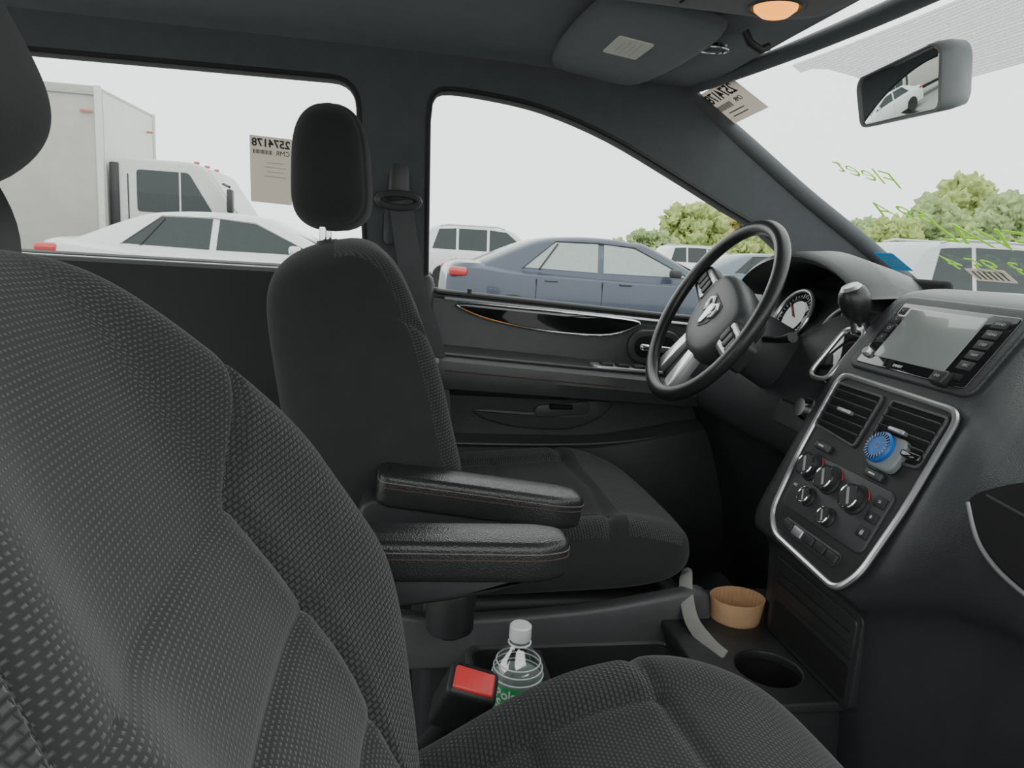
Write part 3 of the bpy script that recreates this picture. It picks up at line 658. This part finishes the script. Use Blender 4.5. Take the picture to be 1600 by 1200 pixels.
mk('divider',*rbox(.01,.18,.05,.003),PLAS,bc,T(.245,.045,.63))
bt_=thing('water_bottle',(.182,-.01,.588),'clear plastic water bottle with white cap, green label','bottle')
BM=T(.184,-.012,.596)
mk('body',*lathe([(0,.004),(.026,.002),(.034,.010),(.0345,.03),(.033,.034),(.0345,.04),(.0345,.110),(.0330,.114),(.0342,.119),(.0325,.124),(.0320,.129),(.027,.140),(.015,.154),(.0115,.160),(.0115,.168)],48),WATER,bt_,BM)
for rz,rr_ in ((.116,.0340),(.126,.0325),(.135,.0295)): mk('ridge',*tube([(rr_*cos(a),rr_*sin(a),rz) for a in [2*pi*k/32 for k in range(32)]],.0010,6,True),CAPW,bt_,BM)
mk('cap',*lathe([(0,.186),(.0125,.186),(.0145,.184),(.0148,.168),(.0135,.165),(0,.165)],32),CAPW,bt_,BM)
mk('neck_ring',*tube([(.0145*cos(a),.0145*sin(a),.161) for a in [2*pi*k/24 for k in range(24)]],.0014,6,True),CAPW,bt_,BM)
lab=mk('label',*lathe([(.0348,.040),(.0354,.041),(.0354,.111),(.0350,.112)],48),GREENL,bt_,BM)
mk('label_inside',*lathe([(.0338,.040),(.0338,.1115)],48),LBACK,lab,BM,fix=False)
def wraptext(body,size,r,ang0,z,mat,par,M):
    V,F=textgeo(body,size,off=.0004); V=[Vector(((r+v.z)*cos(ang0+v.x/r),(r+v.z)*sin(ang0+v.x/r),z+v.y)) for v in V]
    return mk('label_lettering',V,F,mat,par,M,fix=False)
fa=math.atan2(-.86,-.182)
wraptext('Poland',.0185,.0358,fa-.15,.102,WHT,lab,BM); wraptext('Spring',.0185,.0358,fa-.15,.087,WHT,lab,BM)
# corrugated sleeve
def flute(r,z,amp,n=160): return [(.575+1.1*(r+amp*cos(34*2*pi*k/n))*cos(2*pi*k/n),.145+.9*(r+amp*cos(34*2*pi*k/n))*sin(2*pi*k/n),.672+z) for k in range(n)]
rg=[flute(.0345,0,0),flute(.0412,.060,0),flute(.0402,.0602,.0007),flute(.0335,0,.0007),flute(.0345,0,0)]
slv=tag(mk('cup_sleeve',*loft(rg,True,False),KRAFT,ang=50),'brown corrugated cardboard cup sleeve in a cup holder','cup sleeve')
tag(mk('draped_strap',*tube(cr([(.512,.205,.705),(.508,.200,.740),(.500,.185,.752),(.488,.15,.735),(.484,.11,.710),(.492,.06,.699),(.500,.03,.697)],6),.0016,8,flat=7,up=(-.6,-.5,.6)),STRAP),'grey crumpled strap draped beside the cup holders','strap')  # a flat grey strap is built here, not a cable
def buckle(x,y,z,tilt,lab):
    b=thing('seat_belt_buckle',(x,y,z-.08),lab,'seat belt buckle')
    M=T(x,y,z)@RZ(-6)@RY(tilt)@RX(30)
    mk('housing',*rbox(.060,.040,.095,.007,3),PLAS2,b,M); mk('release_button',*rbox(.048,.028,.010,.003),REDP,b,M@T(0,0,.046))
    mk('slot',*rbox(.040,.004,.003,.001),BLK,b,M@T(0,.016,.048)); mk('stalk',*tube([(0,0,-.04),(-.01,.0,-.16)],.014,12,flat=.5),PLAS2,b,M)
buckle(.101,-.100,.736,16,'black seat belt buckle with red release button')
bk=thing('seat_belt_anchor',(.09,.09,.62),'black buckle housing beside the driver seat base','seat belt buckle')
mk('housing',*lathe([(.018,.05),(.034,.05),(.036,.04),(.034,-.01),(.02,-.02),(.018,-.01),(.018,.05)],28),PLAS2,bk,T(.10,.085,.735)); mk('bracket',*rbox(.03,.02,.12,.006),PLAS2,bk,T(.12,.11,.76)@RY(15))
# ------------------------------------------------------------ papers and markings on the glass
def barcode(n,pitch,h):
    V=[];F=[]
    for k in range(n):
        v,f=rbox(pitch*(.45+.3*(k%3==0)),h,.0002,0); V2,_=join((v,f,T(pitch*(k-n/2),0))); o=len(V); V+=V2; F+=[[i+o for i in q] for q in f]
    return V,F
def sidepaper(x,z,w_,h_):
    up=Vector((0,-.287,.958)); M=MX((x,leany(z)-.004,z),Vector((1,0,0)),up,Vector((1,0,0)).cross(up))
    M2=M@RZ(-2)
    p=tag(mk('paper_sheet',*prism(rr(w_,h_,.002,2),0,.0006),PAPER2,None,M2),'printed auction paper sheet taped to the rear side glass','paper')
    M2=M2@T(0,0,.0009)
    text('number','2574178',h_*.160,M2@T(0,h_*.40),INK,p,True,off=.0005)
    text('lettering','CMR',h_*.10,M2@T(w_*.28,h_*.27),INK,p,True)
    mk('barcode',*barcode(14,.0026,.008),INK,p,M2@T(-w_*.18,h_*.27))
    for k in range(4): mk('print_line',*rbox(w_*(.4+.12*(k%2)),.0010,.0002,0),GRY,p,M2@T(w_*.1,h_*.12-.009*k))
sidepaper(-.240,1.386,.080,.130)
def WM(t,y,rot=0):
    M=WSN(); M.translation=WS(t,y)+Vector((-.511,0,-.859))*.006; return M@RZ(rot)
Mp=WM(.045,.578,4)
wp=tag(mk('paper_sheet',*prism([(-.062,-.055),(.110,-.055),(.110,.040),(-.062,.040)],0,.0006),PAPER2,None,Mp),'printed auction sheet stuck to the windshield top corner','paper')
text('number','2574178',.036,Mp@T(.024,.018,.001),INK,wp,True,off=.0006); text('lettering','CMR',.016,Mp@T(.06,-.008,.001),INK,wp,True)
mk('barcode',*barcode(16,.004,.014),INK,wp,Mp@T(-.005,-.010,.001))
for k in range(2): mk('print_line',*rbox(.07,.003,.0002,0),GRY,wp,Mp@T(.015,-.028-.011*k,.001))
Ms_=WM(.885,.635,0)
st=tag(mk('sticker',*prism(rr(.065,.070,.004,3),0,.0006),STK,None,Ms_),'blue square service sticker on the lower windshield','sticker')
for k in range(4): mk('print_line',*rbox(.05,.003,.0002,0),WHT,st,Ms_@T(0,.018-.012*k,.001))
Ms2=WM(.935,.42,0); s2=tag(mk('sticker',*prism(rr(.10,.045,.003,3),0,.0006),PAPER2,None,Ms2),'white registration sticker at the windshield base','sticker')
for k in range(6): mk('print_line',*rbox(.006,.030,.0002,0),GRY,s2,Ms2@T(-.035+.014*k,0,.001))
hw=thing('window_marker_writing',WS(.5,.35),'yellow green marker handwriting on the windshield','writing')
for tx,t,y,rot,sz,of in (('Fleet',.43,.430,-34,.070,-.0011),('A',.60,.49,-14,.07,-.0006),('69',.63,.425,-14,.07,-.0006),('EVAL',.745,.33,-12,.10,-.0004),('4',.88,.47,-6,.07,-.0006),('95',.89,.40,-6,.07,-.0006),('3',.90,.33,-6,.07,-.0006)):
    text('handwriting',tx,sz,WM(t,y,rot),MARK,hw,True,.0004,.35,off=of)
# ------------------------------------------------------------ outside
V,F=rbox(160,160,.1,0); o=mk('ground',V,F,ASPH,M=T(0,40,-.05)); tag(o,kind='structure')
TIRE=pm('tire',(.02,.02,.02),.8); CGL=pm('car_glass',(.035,.045,.045),.25,spec=.35); CGL2=pm('car_glass_pale',(.30,.35,.34),.15,coat=.5); CGL3=pm('truck_glass',(.20,.25,.24),.2,coat=.2); TAIL=pm('tail_light',(.50,.03,.03),.2,coat=1)
def car(x0,yc,col,label,suv=False,glass=None,name='car'):
    glass=glass or CGL
    paint=pm('car_paint',col,.3,.0,coat=.5,var=.03)
    root=thing(name,(x0+2.3,yc,0),label,'car','parked cars outside')
    fx=(lambda x:x0+x)
    if suv: top=[(0,.75),(.05,1.05),(.3,1.08),(1,1.08),(2.6,1.06),(3.4,1.03),(4.1,.97),(4.45,.85),(4.6,.6)]; gh=[(.12,1.06),(.45,1.60),(.9,1.68),(1.8,1.72),(2.5,1.68),(2.75,1.62),(3.5,1.04)]
    else: top=[(0,.7),(.06,.98),(.35,1.05),(1,1.0),(2.6,.96),(3.4,.95),(4.1,.86),(4.45,.74),(4.6,.5)]; gh=[(.45,1.03),(1.15,1.34),(1.6,1.42),(2.1,1.44),(2.5,1.41),(2.75,1.36),(3.6,.94)]
    t3=[Vector((p[0],p[1],0)) for p in top]; rings=[]
    for p in cr(t3,4):
        x,z=p.x,p.y; e=min(x,4.6-x); wd=.90*(.80+.20*ss(0,.7,e))
        h=[(wd*.0,z),(wd*.55,z-.005),(wd*.86,z-.025),(wd*.96,z-.09),(wd*1.0,z-.22 if z>.75 else z*.7),(wd*1.0,.42),(wd*.95,.26)]
        h=[(a,max(b,.24)) for a,b in h]
        rings.append([(fx(x),yc-a,b) for a,b in h[::-1]]+[(fx(x),yc+a,b) for a,b in h[1:]])
    mk('body',*loft(rings,True,True),paint,root,ang=35)
    rings=[]
    for p in cr([Vector((q[0],q[1],0)) for q in gh],5):
        x,z=p.x,p.y; zb=.90; k=(z-zb)/(gh[3][1]-zb); wt=.80-.20*k
        rings.append([(fx(x),yc-.82,zb),(fx(x),yc-wt-.02,max(zb,z-.05)),(fx(x),yc-wt+.05,z),(fx(x),yc,z+.012),(fx(x),yc+wt-.05,z),(fx(x),yc+wt+.02,max(zb,z-.05)),(fx(x),yc+.82,zb)])
    mk('cabin',*loft(rings,True,True),paint,root,ang=35)
    zb=1.07 if suv else .99; zt=gh[3][1]-.09; zr=gh[3][1]
    def sidey(z): return .82-(.82-.62)*((z-.9)/(zr-.05-.9))+.006
    def poly(P,nm,mat,off=0):
        for s in (-1,1): mk(nm,[(fx(x),yc+s*(sidey(z)+off),z) for x,z in P],[list(range(len(P)))],mat,root,fix=False)
    if suv:
        poly([(.50,zb),(.68,zt-.03),(1.15,zt+.01),(1.15,zb)],'side_window',glass); poly([(1.22,zb),(1.22,zt+.01),(2.0,zt+.02),(2.0,zb)],'side_window',glass); poly([(2.07,zb),(2.07,zt+.02),(2.55,zt-.02),(3.2,zb+.03),(3.2,zb)],'side_window',glass)
        for s in (-1,1): mk('roof_rail',*tube([(fx(x),yc+s*.60,z) for x,z in ((.7,1.68),(.9,1.73),(2.3,1.74),(2.5,1.69))],.02,8),SIL,root)
    else:
        poly([(.98,zb+.02),(1.42,zt),(2.0,zt+.01),(1.98,zb)],'side_window',glass); poly([(2.06,zb),(2.08,zt+.01),(2.5,zt-.02),(3.2,zb+.02),(3.18,zb)],'side_window',glass)
        for s in (-1,1): mk('window_trim',*tube([(fx(x),yc+s*(sidey(z)+.004),z) for x,z in ((.98,zb+.01),(1.42,zt+.012),(2.0,zt+.024),(2.5,zt-.005),(3.22,zb+.015))],.008,6),CHR if col[0]>.3 else PLAS2,root)
        for s in (-1,1): mk('quarter_line',*tube([(fx(x),yc+s*(sidey(z)+.005),z) for x,z in ((1.20,zb+.01),(1.45,zt-.02))],.012,6),PLAS2,root)
    mk('windshield',[(fx(gh[5][0]+.05),yc-.58,gh[5][1]-.03),(fx(gh[5][0]+.05),yc+.58,gh[5][1]-.03),(fx(gh[6][0]-.08),yc+.70,gh[6][1]+.075),(fx(gh[6][0]-.08),yc-.70,gh[6][1]+.075)],[[0,1,2,3]],glass,root,fix=False)
    for s in (-1,1):
        mk('side_mirror',*rbox(.14,.16,.11,.04),paint if col[0]>.1 else PLAS2,root,T(fx(3.0),yc+s*.93,1.04 if not suv else 1.13))
        mk('tail_light',*rbox(.24,.10,.11 if not suv else .26,.035),TAIL,root,T(fx(.15),yc+s*.74,.91 if not suv else 1.0))
        mk('head_light',*rbox(.35,.12,.12,.04),CGL2,root,T(fx(4.30),yc+s*.70,.70))
        for x in (.85,3.65):
            mk('wheel',*join((*lathe([(.20,-.10),(.31,-.11),(.33,-.09),(.33,.09),(.31,.11),(.20,.10)],28),),(*lathe([(0,.06),(.05,.08),(.20,.10),(.20,.08)],28),)),TIRE,root,T(fx(x),yc+s*.83,.33)@RX(-s*90))
        for x in (1.35,2.35): mk('door_handle',*rbox(.17,.03,.025,.01),paint,root,T(fx(x),yc+s*.885,.86))
        for x in (1.15,2.03,3.1): mk('door_gap',*rbox(.008,.01,.55,0),BLK,root,T(fx(x),yc+s*.897,.60))
    return root
car(-4.15,9.3,(.66,.68,.66),'silver white sedan parked beside the box truck')
car(.70,9.2,(.040,.052,.082),'blue grey sedan with red tail lights',glass=CGL2)
car(.6,20.0,(.70,.71,.71),'white suv parked behind the blue sedan',True)
car(6.6,8.6,(.50,.53,.54),'silver suv with dark windows and roof rails',True)
car(6.3,14.6,(.12,.16,.20),'dark grey blue hatchback in the far row',False)
for k in range(7):
    car(5+5.4*k,26+random.uniform(0,4),random.choice([(.6,.6,.6),(.2,.2,.22),(.4,.42,.45),(.75,.75,.74)]),'car in a distant row of the lot',k%3==1)
tr=thing('box_truck',(-6,11.9,0),'white box truck with dark cab windows','truck')
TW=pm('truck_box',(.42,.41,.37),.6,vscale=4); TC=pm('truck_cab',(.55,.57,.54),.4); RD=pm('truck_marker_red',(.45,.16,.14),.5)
bx=-4.12
mk('cargo_box',*rbox(6.0,2.4,2.35,.04),TW,tr,T(bx-3.0,11.9,1.93))
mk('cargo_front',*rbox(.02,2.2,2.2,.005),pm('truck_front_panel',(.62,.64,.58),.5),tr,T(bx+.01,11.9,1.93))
TP=pm('truck_post',(.62,.62,.58),.5)
for y in (10.7,13.1): mk('box_corner_post',*rbox(.09,.07,2.35,.02),TP,tr,T(bx-.01,y,1.93))
mk('box_top_rail',*rbox(6.02,.04,.12,.01),pm('truck_rail',(.40,.40,.36),.5),tr,T(bx-3.0,10.69,3.03))
for x,y in ((bx-.16,10.67),(bx+.03,12.7)): mk('marker_text',*rbox(.16,.02,.035,.005),RD,tr,T(x,y,2.75))
cabp=[(-4.00,.75),(-4.00,2.10),(-3.90,2.18),(-2.95,2.18),(-2.75,2.12),(-2.30,1.45),(-2.24,1.2),(-2.24,.55),(-4.00,.55)]
mk('cab',*prism([(x,z) for x,z in rcorner(cabp,.08,4)],-1.0,1.0,.05),TC,tr,side(11.85))
mk('cab_side_window',*prism(rcorner([(-3.70,1.42),(-3.70,2.02),(-2.98,2.02),(-2.62,1.42)],.05,3)[::-1],0,.01),CGL,tr,side(10.85))
mk('window_divider',*rbox(.025,.012,.60,0),TC,tr,T(-3.10,10.835,1.72))
mk('cab_door_line',*rbox(.015,.01,1.2,0),PLAS2,tr,T(-3.82,10.845,1.35))
mk('cab_back_panel',*rbox(.12,.1,1.0,.02),PLAS2,tr,T(-4.00,10.86,1.6))
mk('truck_windshield',[(-2.725,10.95,2.09),(-2.725,12.75,2.09),(-2.31,12.75,1.48),(-2.31,10.95,1.48)],[[0,1,2,3]],CGL3,tr,fix=False)
for y in (11.2,11.85,12.5): mk('roof_marker',*rbox(.08,.06,.04,.015),RD,tr,T(-2.95,y,2.20))
mk('truck_mirror',*rbox(.08,.18,.34,.03),PLAS2,tr,T(-2.35,10.62,1.65)); mk('mirror_arm',*tube([(-2.5,10.86,1.9),(-2.36,10.62,1.85)],.02,8),PLAS2,tr)
mk('truck_bed_frame',*rbox(8,.9,.25,.02),PLAS2,tr,T(-6.2,11.9,.62))
for x in (-3.1,-8.6):
    for y in (10.95,12.8): mk('wheel',*lathe([(0,-.1),(.22,-.1),(.42,-.13),(.46,-.1),(.46,.1),(.42,.13),(.22,.1),(0,.1)],28),TIRE,tr,T(x,y,.46)@RX(90))
def tree(x,y,h,wd,col):
    fm=pm('foliage',col,.95,vscale=2.2,var=.50,spec=.1,bump=(5,.6))
    root=thing('tree',(x,y,0),'leafy spring tree beyond the parking lot','tree','trees beyond the lot')
    mk('trunk',*tube([(x,y,0),(x+.2,y,h*.3),(x,y,h*.6)],[.35,.28,.15],8),pm('bark',(.12,.09,.07),.9),root)
    V=[];F=[]
    for k in range(110):
        bm=bmesh.new(); bmesh.ops.create_icosphere(bm,subdivisions=3,radius=1); rr_=min(wd,h)*random.uniform(.05,.13)
        a=random.uniform(0,2*pi); q=random.random()**.5; zc=h*(.12+.82*random.random()**1.2); sp_=wd*.50*(1-.8*max(0,(zc/h-.30)/.70)**1.8)
        c=Vector((x+cos(a)*q*sp_,y+sin(a)*q*sp_*.40,zc)); o=len(V); bm.verts.index_update()
        for v in bm.verts:
            p=v.co.normalized(); nn=noise.noise(p*2.2+c)*.5+noise.noise(p*6+c)*.7+noise.noise(p*13+c)*.7
            V.append(c+p*rr_*(1+nn))
        F+=[[v.index+o for v in f.verts] for f in bm.faces]; bm.free()
    mk('foliage',V,F,fm,root,fix=False,ang=180)
G1=(.40,.48,.17);G2=(.52,.48,.18);G3=(.33,.42,.19)  # greens lightened to put distance haze into the leaf colour
for L_,tn,e,c in ((53,.36,35,G3),(66,.42,75,G1),(80,.475,95,G2),(53,.545,75,G1),(66,.62,60,G3),(80,.69,72,G3),(53,.745,75,G1),(66,.80,105,G3),(80,.86,145,G1),(53,.925,120,G3),(66,.98,105,G1),(80,1.04,150,G3),(53,1.11,140,G1)):
    tree(tn*L_,L_-.87,1.27+e/1130*L_*(.985+.174*tn),{53:7.4,66:9.0,80:10.5}[L_],c)
